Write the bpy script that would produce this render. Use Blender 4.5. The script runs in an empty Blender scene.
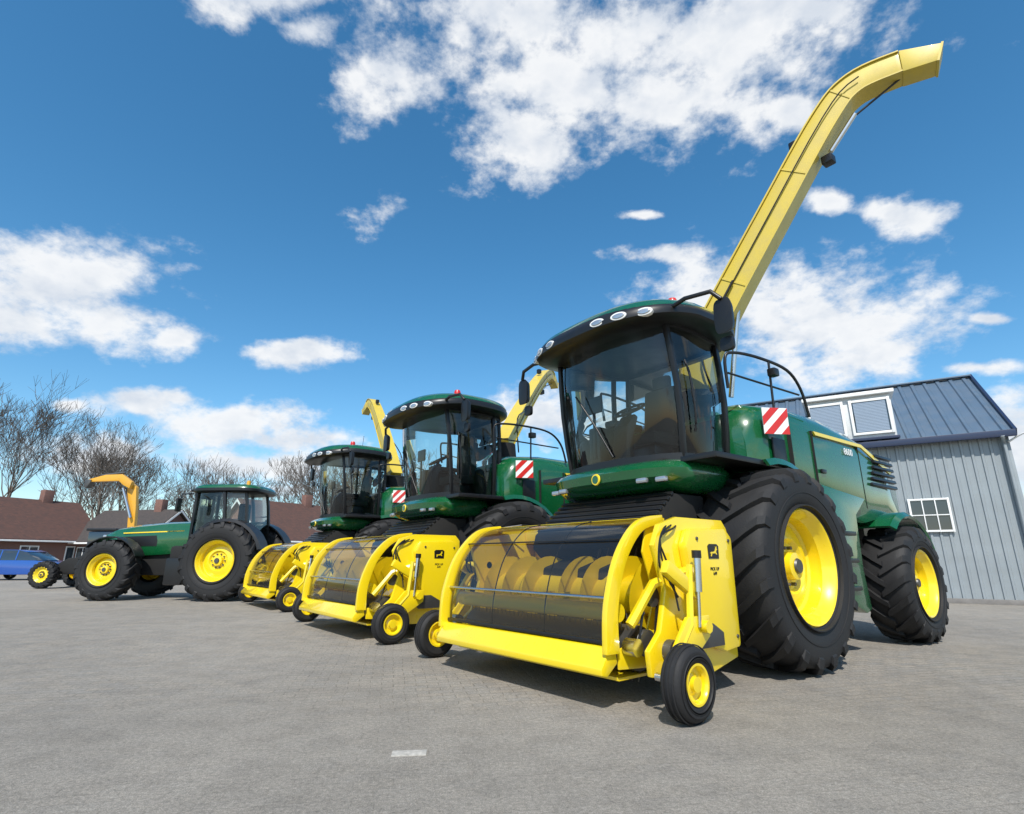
import bpy, bmesh, math, random
from mathutils import Vector, Matrix, Euler
R=math.radians
scene=bpy.context.scene
random.seed(7)

# ---------------------------------------------------------------- materials
def nodes_of(m):
    m.use_nodes=True
    return m.node_tree.nodes, m.node_tree.links
def mat(name,col,rough=.5,metal=0,coat=0,dust=0,dustcol=(.25,.22,.17),bump=0,bscale=40,var=0,vscale=6):
    m=bpy.data.materials.new(name); n,l=nodes_of(m); b=n['Principled BSDF']
    b.inputs['Roughness'].default_value=rough; b.inputs['Metallic'].default_value=metal
    b.inputs['Coat Weight'].default_value=coat; b.inputs['Coat Roughness'].default_value=.03
    tc=n.new('ShaderNodeTexCoord'); last=None
    rgb=n.new('ShaderNodeRGB'); rgb.outputs[0].default_value=(*col,1); last=rgb.outputs[0]
    if var:
        t=n.new('ShaderNodeTexNoise'); t.inputs['Scale'].default_value=vscale; t.inputs['Detail'].default_value=8
        l.new(tc.outputs['Object'],t.inputs['Vector'])
        mr=n.new('ShaderNodeMapRange'); mr.inputs[1].default_value=.3; mr.inputs[2].default_value=.7
        mr.inputs[3].default_value=1-var; mr.inputs[4].default_value=1+var; l.new(t.outputs[0],mr.inputs[0])
        vm=n.new('ShaderNodeVectorMath'); vm.operation='SCALE'; l.new(last,vm.inputs[0]); l.new(mr.outputs[0],vm.inputs['Scale']); last=vm.outputs[0]
    if dust:
        t=n.new('ShaderNodeTexNoise'); t.inputs['Scale'].default_value=3.5; t.inputs['Detail'].default_value=9; t.inputs['Roughness'].default_value=.65
        l.new(tc.outputs['Object'],t.inputs['Vector'])
        mr=n.new('ShaderNodeMapRange'); mr.inputs[1].default_value=.42; mr.inputs[2].default_value=.75; mr.inputs[3].default_value=0; mr.inputs[4].default_value=dust
        l.new(t.outputs[0],mr.inputs[0])
        mx=n.new('ShaderNodeMix'); mx.data_type='RGBA'; l.new(mr.outputs[0],mx.inputs[0]); l.new(last,mx.inputs[6]); mx.inputs[7].default_value=(*dustcol,1); last=mx.outputs[2]
        mr2=n.new('ShaderNodeMapRange'); mr2.inputs[1].default_value=.35; mr2.inputs[2].default_value=.75; mr2.inputs[3].default_value=rough; mr2.inputs[4].default_value=min(1,rough+.12)
        l.new(t.outputs[0],mr2.inputs[0]); l.new(mr2.outputs[0],b.inputs['Roughness'])
    l.new(last,b.inputs['Base Color'])
    if bump:
        t=n.new('ShaderNodeTexNoise'); t.inputs['Scale'].default_value=bscale; t.inputs['Detail'].default_value=6
        l.new(tc.outputs['Object'],t.inputs['Vector'])
        bp=n.new('ShaderNodeBump'); bp.inputs['Strength'].default_value=bump; bp.inputs['Distance'].default_value=.01
        l.new(t.outputs[0],bp.inputs['Height']); l.new(bp.outputs[0],b.inputs['Normal'])
    return m
def glassmat(name,tint,rough=.02,diff=0,diffcol=(.02,.02,.02)):
    m=bpy.data.materials.new(name); n,l=nodes_of(m); n.remove(n['Principled BSDF']); out=n['Material Output']
    tr=n.new('ShaderNodeBsdfTransparent'); tr.inputs[0].default_value=(*tint,1)
    gs=n.new('ShaderNodeBsdfGlossy'); gs.inputs['Roughness'].default_value=rough; gs.inputs[0].default_value=(1,1,1,1)
    lw=n.new('ShaderNodeFresnel'); lw.inputs[0].default_value=1.55
    base=tr.outputs[0]
    if diff:
        df=n.new('ShaderNodeBsdfDiffuse'); df.inputs[0].default_value=(*diffcol,1)
        m1=n.new('ShaderNodeMixShader'); m1.inputs[0].default_value=diff; l.new(tr.outputs[0],m1.inputs[1]); l.new(df.outputs[0],m1.inputs[2]); base=m1.outputs[0]
    mx=n.new('ShaderNodeMixShader'); l.new(lw.outputs[0],mx.inputs[0]); l.new(base,mx.inputs[1]); l.new(gs.outputs[0],mx.inputs[2]); l.new(mx.outputs[0],out.inputs[0])
    return m
GREEN=mat('green_paint',(.003,.088,.026),.22,coat=1.0,dust=.02)
YEL=mat('yellow_paint',(.86,.63,.008),.26,coat=.9,dust=.07,dustcol=(.5,.36,.1))
BOOMY=mat('boom_yellow',(.60,.45,.045),.42,coat=.2,dust=.35,dustcol=(.36,.30,.14))
ORNG=mat('orange_paint',(.72,.36,.02),.4,coat=.3,dust=.2)
TYRE=mat('tyre_rubber',(.010,.010,.011),.66,dust=.12,dustcol=(.05,.046,.04),bump=.25,bscale=60)
BLK=mat('black_plastic',(.009,.009,.010),.34,dust=.06,dustcol=(.06,.055,.05))
BLKM=mat('black_matt',(.008,.008,.008),.75,dust=.2,dustcol=(.03,.028,.026))
STEEL=mat('steel',(.55,.56,.57),.25,metal=1)
DSTEEL=mat('dark_steel',(.12,.12,.12),.45,metal=.8,dust=.2)
WHITE=mat('white_paint',(.78,.78,.76),.4,var=.04)
LENS=mat('lamp_lens',(.42,.44,.47),.08,metal=.6,coat=1)
RED=mat('red_plastic',(.55,.015,.01),.3,coat=.5)
AMB=mat('gps_dome',(.45,.55,.05),.4,coat=.3)
SEAT=mat('seat_fabric',(.014,.017,.015),.85)
GLASS=glassmat('cab_glass',(.84,.90,.88))
HOOD=glassmat('hood_screen',(.76,.74,.66),rough=.08,diff=.16,diffcol=(.06,.058,.05))
WINGL=mat('window_glass',(.02,.03,.04),.05,coat=1)

# ---------------------------------------------------------------- mesh helpers
def obj(name,verts,faces,m,parent=None,smooth=True,bevel=0,seg=2,angle=35,mi=None):
    me=bpy.data.meshes.new(name); me.from_pydata([tuple(v) for v in verts],[],faces)
    ms=m if isinstance(m,(list,tuple)) else [m]
    for q in ms: me.materials.append(q)
    bm=bmesh.new(); bm.from_mesh(me); bmesh.ops.recalc_face_normals(bm,faces=bm.faces)
    if bevel:
        ed=[e for e in bm.edges if len(e.link_faces)==2 and e.calc_face_angle(0)>R(25)]
        bmesh.ops.bevel(bm,geom=ed,offset=bevel,segments=seg,affect='EDGES',profile=.6,clamp_overlap=True)
    bm.to_mesh(me); bm.free()
    if smooth:
        me.polygons.foreach_set('use_smooth',[True]*len(me.polygons))
        try: me.set_sharp_from_angle(angle=R(angle))
        except Exception: pass
    o=bpy.data.objects.new(name,me); scene.collection.objects.link(o)
    if parent: o.parent=parent
    return o
def empty(name,loc,ang):
    e=bpy.data.objects.new(name,None); e.location=loc; e.rotation_euler=(0,0,ang); e.empty_display_size=.3
    scene.collection.objects.link(e); return e
def empty_child(name,P,loc=(0,0,0),ang=0):
    e=empty(name,loc,ang); e.parent=P; return e
def box(name,c,s,m,parent=None,bevel=.012,rot=None):
    x,y,z=[q/2 for q in s]
    v=[Vector((i*x,j*y,k*z)) for i in(-1,1) for j in(-1,1) for k in(-1,1)]
    if rot is not None:
        Mx=Euler(rot).to_matrix(); v=[Mx@q for q in v]
    v=[q+Vector(c) for q in v]
    f=[(0,1,3,2),(4,6,7,5),(0,4,5,1),(2,3,7,6),(0,2,6,4),(1,5,7,3)]
    return obj(name,v,f,m,parent,bevel=bevel)
def prism(name,prof,y0,y1,m,parent=None,bevel=.012,axis='y'):
    n=len(prof)
    if axis=='y': v=[(p[0],y0,p[1]) for p in prof]+[(p[0],y1,p[1]) for p in prof]
    elif axis=='x': v=[(y0,p[0],p[1]) for p in prof]+[(y1,p[0],p[1]) for p in prof]
    else: v=[(p[0],p[1],y0) for p in prof]+[(p[0],p[1],y1) for p in prof]
    f=[tuple(range(n)),tuple(range(2*n-1,n-1,-1))]+[(i,(i+1)%n,n+(i+1)%n,n+i) for i in range(n)]
    return obj(name,v,f,m,parent,bevel=bevel)
def loft(name,secs,m,parent=None,closed=True,cap=True,bevel=0,angle=35):
    n=len(secs[0]); v=[p for s in secs for p in s]; f=[]
    for i in range(len(secs)-1):
        for j in range(n if closed else n-1):
            k=(j+1)%n; f.append((i*n+j,i*n+k,(i+1)*n+k,(i+1)*n+j))
    if cap and closed:
        f.append(tuple(range(n))); f.append(tuple(range((len(secs)-1)*n,len(secs)*n)))
    return obj(name,v,f,m,parent,bevel=bevel,angle=angle)
def sweep(name,pts,sec,m,parent=None,up=Vector((0,0,1)),scl=None,bevel=0,angle=35):
    pts=[Vector(p) for p in pts]; secs=[]
    for i,p in enumerate(pts):
        a=pts[max(i-1,0)]; b=pts[min(i+1,len(pts)-1)]; t=(b-a).normalized()
        u=up
        if abs(t.dot(u))>.97: u=Vector((1,0,0))
        s=t.cross(u).normalized(); w=s.cross(t).normalized(); k=scl[i] if scl else 1
        secs.append([p+s*q[0]*k+w*q[1]*k for q in sec])
    return loft(name,secs,m,parent,bevel=bevel,angle=angle)
def circ(r,n=10): return [(r*math.cos(2*math.pi*i/n),r*math.sin(2*math.pi*i/n)) for i in range(n)]
def smoothpts(pts,k=6):
    pts=[Vector(p) for p in pts]; P=[pts[0]]+pts+[pts[-1]]; out=[]
    for i in range(1,len(P)-2):
        for j in range(k):
            t=j/k; a,b,c,d=P[i-1],P[i],P[i+1],P[i+2]
            out.append(.5*((2*b)+(c-a)*t+(2*a-5*b+4*c-d)*t*t+(3*b-a-3*c+d)*t**3))
    out.append(pts[-1]); return out
def tube(name,pts,r,m,parent=None,sm=False,n=8):
    if sm: pts=smoothpts(pts,5)
    return sweep(name,pts,circ(r,n),m,parent,angle=50)
def lathe(name,prof,m,parent=None,c=(0,0,0),axis='y',n=48,angle=30):
    secs=[]
    for i in range(n):
        a=2*math.pi*i/n; ca,sa=math.cos(a),math.sin(a)
        if axis=='y': secs.append([(c[0]+r*ca,c[1]+h,c[2]+r*sa) for r,h in prof])
        elif axis=='x': secs.append([(c[0]+h,c[1]+r*ca,c[2]+r*sa) for r,h in prof])
        else: secs.append([(c[0]+r*ca,c[1]+r*sa,c[2]+h) for r,h in prof])
    k=len(prof); v=[p for s in secs for p in s]; f=[]
    for i in range(n):
        j=(i+1)%n
        for q in range(k-1): f.append((i*k+q,i*k+q+1,j*k+q+1,j*k+q))
    o=obj(name,v,f,m,parent,angle=angle)
    bm=bmesh.new(); bm.from_mesh(o.data); bmesh.ops.remove_doubles(bm,verts=bm.verts,dist=1e-5); bmesh.ops.recalc_face_normals(bm,faces=bm.faces); bm.to_mesh(o.data); bm.free()
    return o
def wheel(tag,c,Rr,W,rr,parent,side,nl=20,lh=.05,lug=True,rimc=None,both=False):
    """agricultural wheel, axis along local y, side=+1 outer face towards +y"""
    rimc=rimc or YEL
    h=W/2; t=Rr-lh
    prof=[(rr,-h*.78),(rr+.03,-h*.9),((rr*.6+t*.4),-h*1.0),(rr*.3+t*.7,-h*1.0),(t-.07,-h*.97),(t-.015,-h*.86),(t,-h*.5),(t+.004,0)]
    prof=prof+[(a,-b) for a,b in prof[-2::-1]]
    lathe(tag+'_tyre',prof,TYRE,parent,c,n=64,angle=60)
    for q,rad in enumerate((rr+.05,rr*.55+t*.45)):
        lathe(tag+'_bead_%d'%q,[(rad-.012,side*(h*.93)),(rad-.006,side*(h*1.0+.006)),(rad+.006,side*(h*1.0+.006)),(rad+.012,side*h*.93)],TYRE,parent,c,n=64,angle=50)
    if lug:
        v=[];f=[]
        for s in(-1,1):
            for i in range(nl):
                a0=2*math.pi*(i+(.5 if s>0 else 0))/nl
                st=[(.0,Rr),(.3,Rr-.002),(.62,Rr-.008),(.88,Rr-.02),(1.0,Rr-.075),(1.03,Rr-.16)]
                base=len(v)
                for q,(yy,rad) in enumerate(st):
                    a=a0+ .30*W/Rr*1.15*min(yy,1)*1.2
                    wd=(.026+.012*yy)/Rr*1.25 if nl>14 else .05/Rr
                    low=min(rad-.045, t-.02) if q<4 else rad-.07
                    y=s*(yy*h-(.02 if q==0 else 0))
                    for aa,rrd in((a-wd,rad),(a+wd,rad),(a+wd*1.3,low),(a-wd*1.3,low)):
                        yo=y if rrd==rad or q<4 else s*(h*.9)
                        v.append((c[0]+rrd*math.cos(aa),c[1]+yo,c[2]+rrd*math.sin(aa)))
                for q in range(len(st)-1):
                    b=base+q*4
                    for j in range(4): f.append((b+j,b+(j+1)%4,b+4+(j+1)%4,b+4+j))
                f.append((base,base+3,base+2,base+1)); e=base+(len(st)-1)*4; f.append((e,e+1,e+2,e+3))
        obj(tag+'_lugs',v,f,TYRE,parent,angle=30)
    s=side; dd=.25 if W>.5 else .45
    for s in ((side,-side) if both else (side,)):
        rp=[(rr-.06,-s*h*(.7 if not both else 0)),(rr-.06,s*h*.45),(rr-.03,s*h*.62),(rr+.0,s*h*.72),(rr+.022,s*h*.86),(rr+.008,s*h*.9),(rr-.012,s*h*.86),(rr-.03,s*h*.74),(rr-.075,s*h*.60),(rr-.085,s*h*dd*1.2),
            (rr*.80,s*h*dd),(rr*.62,s*h*(dd+.12)),(rr*.50,s*h*(dd+.14)),(rr*.42,s*h*(dd+.02)),(rr*.26,s*h*(dd+.02)),(rr*.24,s*h*(dd+.28)),(rr*.10,s*h*(dd+.32)),(0.0,s*h*(dd+.32))]
        if Rr<.3: rp=[(rr,s*h*.3),(rr+.004,s*h*.8),(rr+.012,s*h*.93),(rr-.004,s*h*.93),(rr-.012,s*h*.8),(rr-.02,s*h*.4),(rr*.6,s*h*.35),(rr*.42,s*h*.5),(rr*.40,s*h*.85),(0,s*h*.88)]
        lathe(tag+'_rim_%d'%(s>0),rp,rimc,parent,c,n=48,angle=32)
    s=side
    if Rr>.4:
        v=[];f=[]
        for i in range(10):
            a=2*math.pi*i/10; bx=c[0]+rr*.34*math.cos(a); bz=c[2]+rr*.34*math.sin(a); b=len(v); y0=c[1]+s*h*(dd+.0); y1=c[1]+s*(h*(dd)+.05)
            for yy in(y0,y1):
                for k in range(6): v.append((bx+.02*math.cos(k*math.pi/3),yy,bz+.02*math.sin(k*math.pi/3)))
            f.append(tuple(range(b+6,b+12)))
            for k in range(6): f.append((b+k,b+(k+1)%6,b+6+(k+1)%6,b+6+k))
        obj(tag+'_bolts',v,f,DSTEEL,parent,smooth=False)
        lathe(tag+'_hub_cap',[(0,s*.02),(rr*.12,s*.02),(rr*.14,0)],DSTEEL,parent,(c[0],c[1]+s*h*(dd+.32),c[2]),n=20)
def text(name,s,size,loc,rot,m,P):
    cu=bpy.data.curves.new(name,'FONT'); cu.body=s; cu.size=size; cu.extrude=.002; cu.align_x='CENTER'; cu.align_y='CENTER'
    o=bpy.data.objects.new(name,cu); scene.collection.objects.link(o); cu.materials.append(m)
    bpy.context.view_layer.update()
    me=bpy.data.meshes.new_from_object(o); bpy.data.objects.remove(o)
    o=bpy.data.objects.new(name,me); scene.collection.objects.link(o); o.location=loc; o.rotation_euler=rot; o.parent=P
    return o

# ---------------------------------------------------------------- forage harvester
def outline(x0,x1,yw,n=40,e=3.2):
    cx=(x0+x1)/2; rx=(x1-x0)/2; o=[]
    for i in range(n):
        a=2*math.pi*i/n; c,s=math.cos(a),math.sin(a)
        o.append((cx+rx*math.copysign(abs(c)**(2/e),c), yw*math.copysign(abs(s)**(2/e),s)))
    return o
RX=-3.3
def build_harvester(P):
    for s,t in((1,'left'),(-1,'right')):
        wheel('front_'+t,(0,s*1.16,1.02),1.02,.78,.56,P,s,nl=20,lh=.055)
        wheel('rear_'+t,(RX,s*1.20,.77),.77,.58,.43,P,s,nl=18,lh=.045)
        secs=[]
        for i in range(15):
            a=R(-28+ i*9.5); ra=1.13
            x=-ra*math.cos(a); z=1.02+ra*math.sin(a); ux,uz=-math.cos(a),math.sin(a)
            secs.append([(x,s*.72,z),(x,s*1.34,z),(x-ux*.07,s*1.37,z-uz*.07),(x-ux*.075,s*1.34,z-uz*.075),(x-ux*.03,s*1.32,z-uz*.03),(x-ux*.03,s*.72,z-uz*.03)])
        loft('front_fender_'+t,secs,GREEN,P,angle=40)
        secs=[]
        for i in range(12):
            a=R(24+i*9.5); ra=.88+.05*math.sin(a)
            x=RX-ra*math.cos(a)*1.05; z=.80+ra*math.sin(a); ux,uz=-math.cos(a),math.sin(a)
            secs.append([(x,s*.8,z),(x,s*1.36,z),(x-ux*.06,s*1.42,z-uz*.06),(x-ux*.09,s*1.40,z-uz*.09),(x-ux*.03,s*1.34,z-uz*.03),(x-ux*.03,s*.8,z-uz*.03)])
        loft('rear_fender_'+t,secs,GREEN,P,angle=40)
        prism('side_panel_'+t,[(-1.02,1.95),(-1.12,1.2),(-1.28,.62),(-1.72,.46),(-1.86,.50),(-1.80,.95),(-1.85,1.62),(-2.2,1.85)],s*1.12,s*1.30,GREEN,P,.02)
        for k in range(3): box('access_step_%s_%d'%(t,k),(-1.42-.04*k,s*1.31,.75+.32*k),(.34,.05,.05),BLK,P,.01)
        box('side_tank_'+t,(-2.1,s*.85,1.2),(.5,.5,.8),BLKM,P,.05)
        for k in range(6):
            z=2.10+k*.085
            box('louvre_%s_%d'%(t,k),(-3.20-k*.02,s*1.205,z),(.90-k*.06,.05,.042),BLK,P,.008,rot=(s*R(18),0,0))
        prism('stripe_'+t,[(-1.25,2.60),(-2.6,2.60),(-3.5,2.30),(-3.57,2.34),(-2.62,2.645),(-1.2,2.645)] ,s*1.19,s*1.213,YEL,P,0)
        text('model_number_'+t,'8600',.13,(-2.15,s*1.212,2.48),(R(90),0,R(180) if s>0 else 0),WHITE,P)
        for k,x in enumerate((-.62,-1.18,-2.5)):
            box('panel_gap_%s_%d'%(t,k),(x,s*1.180,2.2),(.012,.045,.9),BLKM,P,0)
        box('panel_latch_%s'%t,(-1.35,s*1.20,2.15),(.12,.03,.05),BLK,P,.008)
        box('fuel_door_%s'%t,(-.38,s*1.165,2.25),(.28,.02,.4),BLK,P,.006)
        bx=empty_child('warning_board_'+t,P,(-.22,s*1.24,.45),-s*R(30)); bx.scale=(.82,.82,.82)
        box('board_arm',(0,-s*.06,2.66),(.03,.12,.03),BLK,bx,0)
        prism('board_plate',[(-.19,2.46),(.19,2.46),(.19,2.84),(-.19,2.84)],0,s*.012,WHITE,bx,0)
        for k,q in enumerate(([(-.19,2.46),(-.06,2.46),(-.19,2.59)],[(.06,2.46),(.19,2.46),(-.19,2.84),(-.19,2.72)],[(.19,2.58),(.19,2.71),(.06,2.84),(-.07,2.84)])):
            prism('board_stripe_%d'%k,q,s*.013,s*.016,RED,bx,0)
        tube('mirror_arm_'+t,[(1.30,s*1.0,3.68),(1.34,s*1.25,3.70),(1.30,s*1.52,3.68),(1.26,s*1.6,3.58)],.024,BLK,P)
        mo=outline(-.10,.10,.14,20,4)
        loft('mirror_'+t,[[(1.24+ (0.02 if k else -.06),s*1.6+p[0]*(1 if k!=0 else .75),3.40+p[1]*1.35*(1 if k else .8)) for p in mo] for k in range(2)],BLK,P,bevel=.015)
        loft('mirror_low_'+t,[[(1.2+ (0.0 if k else -.05),s*1.57+p[0]*.7,3.13+p[1]*.5) for p in mo] for k in range(2)],BLK,P,bevel=.01)
        rl=[(.25,s*.98,3.0),(.28,s*1.0,3.36),(.15,s*1.05,3.44),(-.3,s*1.12,3.45),(-.85,s*1.16,3.40),(-1.15,s*1.16,3.2),(-1.28,s*1.16,2.85)]
        tube('railing_'+t,rl,.019,BLK,P,True)
        tube('rail_post_%s'%t,[(-.45,s*1.14,3.43),(-.45,s*1.13,2.85)],.015,BLK,P)
        tube('rail_mid_'+t,[(.25,s*1.0,3.18),(-1.1,s*1.15,3.12)],.013,BLK,P)
        box('rail_lamp_'+t,(-.45,s*1.18,3.28),(.12,.1,.1),BLK,P,.02)
        box('platform_'+t,(.45,s*1.10,2.08),(1.4,.42,.06),BLK,P,.01)
    st=[(.05,1.0,1.95,2.75),(-.15,1.12,1.9,2.92),(-.8,1.17,1.85,2.98),(-1.6,1.19,1.6,2.97),(-2.4,1.2,1.55,2.88),(-3.3,1.18,1.68,2.74),(-3.95,1.10,1.55,2.5),(-4.25,1.0,1.4,2.3),(-4.37,.85,1.35,2.1)]
    secs=[]
    for x,w,zb,zt in st:
        q=[(w*.96,zb),(w,zb+.12),(w,zt-.38),(w-.03,zt-.22),(w-.11,zt-.09),(w-.28,zt-.02),(w-.6,zt)]
        secs.append([(x,a,z) for a,z in q]+[(x,-a,z) for a,z in q[::-1]])
    loft('engine_body',secs,GREEN,P,angle=50)
    box('air_intake',(-2.9,0,2.85),(1.2,1.3,.25),BLK,P,.08)
    prism('chassis',[(1.0,1.0),(1.0,1.75),(-.2,1.95),(-4.0,1.6),(-4.0,.9),(-2.2,.65),(.3,.62)],-.55,.55,BLKM,P,.03)
    box('front_axle',(0,0,1.02),(.4,1.6,.45),BLKM,P,.05)
    box('rear_axle',(RX,0,.75),(.3,1.9,.3),BLKM,P,.05)
    ns=[]
    for z,x1,w,x0 in((1.76,1.08,.84,.2),(1.81,1.32,.95,.15),(1.90,1.46,1.0,.1),(1.99,1.48,1.01,.1),(2.05,1.42,.98,.1),(2.09,1.33,.92,.1)):
        ns.append([(a,b,z) for a,b in outline(x0,x1,w,48,3.4)])
    loft('cab_base',ns,GREEN,P,angle=40)
    lathe('badge',[(0,.0),(.06,.0),(.065,-.012)],YEL,P,(1.49,0,1.94),axis='x',n=20)
    lathe('badge_in',[(0,.004),(.045,.004)],GREEN,P,(1.49,0,1.94),axis='x',n=20)
    for i,y in enumerate((-.8,-.6,.6,.8)):
        box('corner_lamp_%d'%i,(1.36+(.0 if abs(y)>.7 else .06),y,1.87),(.06,.13,.055),LENS,P,.02)
    prism('front_shroud',[(.7,1.74),(1.22,1.74),(1.70,1.36),(1.74,1.2),(1.2,.7),(.6,.7)],-.82,.82,BLKM,P,.03)
    for k in range(7):
        x0=1.24+.065*k; z0=1.73-.053*k
        box('bellows_%d'%k,(x0,0,z0),(.05,1.66,.03),BLK,P,.01,rot=(0,R(40),0))
    prism('feeder_housing',[(.5,1.5),(1.5,1.15),(1.95,1.0),(1.95,.35),(1.4,.3),(.5,.7)],-.5,.5,BLKM,P,.03)
    for k,y in enumerate((-.7,.7)):
        tube('lift_cylinder_%d'%k,[(.6,y,.85),(1.5,y,.45)],.05,STEEL,P)
    for k in range(6):
        y=.15+k*.12
        tube('hose_%d'%k,[(1.0,y,1.7),(1.35,y+.05,1.55-.03*k),(1.6,y+.12,1.42),(1.75,y+.1,1.1)],.014,BLK,P,True,6)
    half=[(-.02,.70),(.15,.80),(.6,.87),(1.02,.84),(1.14,.66),(1.22,.40),(1.26,.14)]
    ring=half+[(a,-b) for a,b in half[::-1]]
    def ringat(z):
        t=(z-2.08)/1.5; k=.16*t; o=[]
        for a,b in ring:
            o.append((a+k*max(0,min(1,(a+.1)/1.1)),b*(1+.06*math.sin(t*math.pi)+.03*t),z))
        return o
    zs=[2.08,2.5,2.9,3.3,3.68]; rings=[ringat(z) for z in zs]
    loft('cab_glass',rings,GLASS,P,cap=False,angle=60)
    for idx in(0,1,3,len(ring)-1,len(ring)-2,len(ring)-4):
        w=.028
        sweep('pillar_%d'%idx,[r[idx] for r in rings],[(-w,-w),(w,-w),(w,w),(-w,w)],BLK,P,up=Vector((1,0,0)),bevel=.01)
    rb=rings[0]+[rings[0][0]]
    sweep('sill',[(a*1.01,b*1.01,2.12) for a,b,_ in rb],[(-.03,-.05),(.03,-.05),(.03,.05),(-.03,.05)],BLK,P)
    rb=rings[-1]+[rings[-1][0]]
    sweep('header_rail',[(a,b,3.63) for a,b,_ in rb],[(-.03,-.05),(.03,-.05),(.03,.05),(-.03,.05)],BLK,P)
    tube('wiper',[(1.29,.1,2.2),(1.36,-.1,2.6),(1.41,-.35,3.0)],.012,BLK,P)
    tube('door_handle',[(.9,.93,2.4),(.92,.97,2.6),(.96,.97,3.0),(.98,.93,3.2)],.014,BLK,P,True)
    def rl_(z,k,dx=0,dr=.10): return [(.70+dx+(a-.70)*k,b*k,z-dr*max(0,(a-1.0)/.8)) for a,b in outline(-.30,1.80,1.17,56,2.8)]
    loft('roof_visor',[rl_(3.62,.78),rl_(3.625,.95),rl_(3.66,.995),rl_(3.71,1.0),rl_(3.76,.98),rl_(3.79,.95,dr=.08)],BLK,P,angle=40)
    loft('roof_cap',[rl_(3.765,.978,-.01,.09),rl_(3.83,.94,-.02,.07),rl_(3.88,.86,-.03,.05),rl_(3.91,.68,-.03,.04),rl_(3.92,.3,-.03,0)],GREEN,P,angle=40)
    for i,(y,x) in enumerate([(-.90,1.57),(-.66,1.70),(-.40,1.76),(.40,1.76),(.66,1.70),(.90,1.57)]):
        an=math.atan2(y,1.6)*.8
        def disc(rr,xx,a_,b_): return [(x+xx*math.cos(an)-(q[0]*rr*a_)*math.sin(an),y+xx*math.sin(an)+q[0]*rr*a_*math.cos(an),3.615+q[1]*rr*b_) for q in circ(1,18)]
        loft('work_lamp_%d'%i,[disc(.9,-.02,.072,.030),disc(1,.022,.072,.030),disc(.85,.028,.072,.030),disc(.3,.030,.072,.030)],LENS,P)
        loft('lamp_bezel_%d'%i,[disc(1.1,-.04,.085,.040),disc(1.1,.018,.085,.040),disc(.95,.020,.085,.040)],WHITE,P)
    lathe('beacon',[(0,.16),(.045,.155),(.06,.12),(.062,.05),(.07,.045),(.07,0)],RED,P,(.95,.82,3.83),axis='z',n=20)
    lathe('gps_receiver',[(0,.13),(.09,.12),(.14,.08),(.15,.03),(.12,0)],AMB,P,(1.25,-.68,3.84),axis='z',n=24)
    tube('antenna',[(.2,-.6,3.9),(.15,-.62,4.5)],.006,BLK,P)
    box('cab_floor',(.6,0,2.08),(1.25,1.5,.06),BLKM,P,.01)
    box('rear_wall',(.06,0,2.42),(.08,1.3,.6),BLKM,P,.03)
    box('seat_base',(.45,0,2.5),(.5,.5,.16),SEAT,P,.05)
    box('seat_post',(.45,0,2.28),(.35,.35,.3),BLK,P,.03)
    box('seat_back',(.22,0,2.88),(.14,.50,.72),SEAT,P,.06,rot=(0,-.12,0))
    box('head_rest',(.17,0,3.33),(.1,.26,.17),SEAT,P,.04)
    box('armrest',(.55,-.36,2.75),(.55,.18,.09),BLK,P,.03)
    box('side_console',(.5,-.62,2.45),(.7,.2,.6),BLK,P,.04)
    tube('monitor_post',[(.95,-.5,2.3),(.95,-.5,2.9)],.02,BLK,P)
    box('monitor',(.95,-.5,3.0),(.04,.28,.22),BLK,P,.015)
    prism('steering_console',[(.95,2.15),(1.1,2.15),(1.02,2.62),(.88,2.78),(.82,2.75),(.92,2.5)],-.11,.11,BLK,P,.02)
    ctr=Vector((.84,0,2.85)); a1=Vector((0,1,0)); a2=Vector((.5,0,.86)).cross(a1).normalized()
    tube('steering_wheel',[ctr+a1*.19*math.cos(t*math.pi/12)+a2*.19*math.sin(t*math.pi/12) for t in range(25)],.017,BLK,P)
    tube('wheel_spoke',[ctr-a1*.19,ctr+a1*.19],.014,BLK,P)
    tube('steer_column',[(.95,0,2.5),ctr],.03,BLK,P)
    # ------------- pick-up header
    SC=.88; LY=-.03
    H=empty_child('pickup_header',P,(0,LY,0),R(2.5)); H.scale=(1,SC,1)
    YN=1.20; YF=-1.36      # hood spans from YF to YN, drive side has the wider mechanism bay
    sp=[(1.18,.26),(1.16,1.36),(1.24,1.44),(1.96,1.44),(2.20,1.37),(2.30,1.20),(2.18,.85),(2.28,.55),(2.44,.42),(2.42,.24),(2.2,.2),(1.6,.18)]
    for s,t in((1,'left'),(-1,'right')):
        hy=YN if s>0 else -YF
        prism('end_plate_'+t,sp,s*1.40,s*1.46,YEL,H,.015)
        if s>0: prism('inner_plate_'+t,[(1.2,.3),(1.2,1.38),(1.95,1.42),(2.1,1.38),(2.18,1.15),(2.05,.8),(2.2,.5),(2.55,.42),(2.55,.28),(1.6,.22)],1.205,1.225,YEL,H,.006)
        prism('end_cover_'+t,[(1.26,.36),(1.24,1.28),(1.34,1.36),(1.90,1.34),(1.98,1.2),(1.88,.7),(1.72,.42),(1.5,.34)],s*1.46,s*1.56,YEL,H,.035)
        arm=smoothpts([(1.90,0,1.43),(2.22,0,1.36),(2.48,0,1.10),(2.62,0,.74),(2.64,0,.40)],6)
        secs=[]
        for i,p in enumerate(arm):
            a=arm[max(0,i-1)]; b=arm[min(len(arm)-1,i+1)]; tt=(b-a).normalized(); nn=Vector((tt.z,0,-tt.x))
            w=.04+.035*(i/len(arm))
            secs.append([(p.x+nn.x*q*w,s*yy,p.z+nn.z*q*w) for q,yy in((-1,hy),(-1,hy+.06),(1,hy+.06),(1,hy))])
        loft('hood_arm_'+t,secs,YEL,H,bevel=.008)
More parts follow.
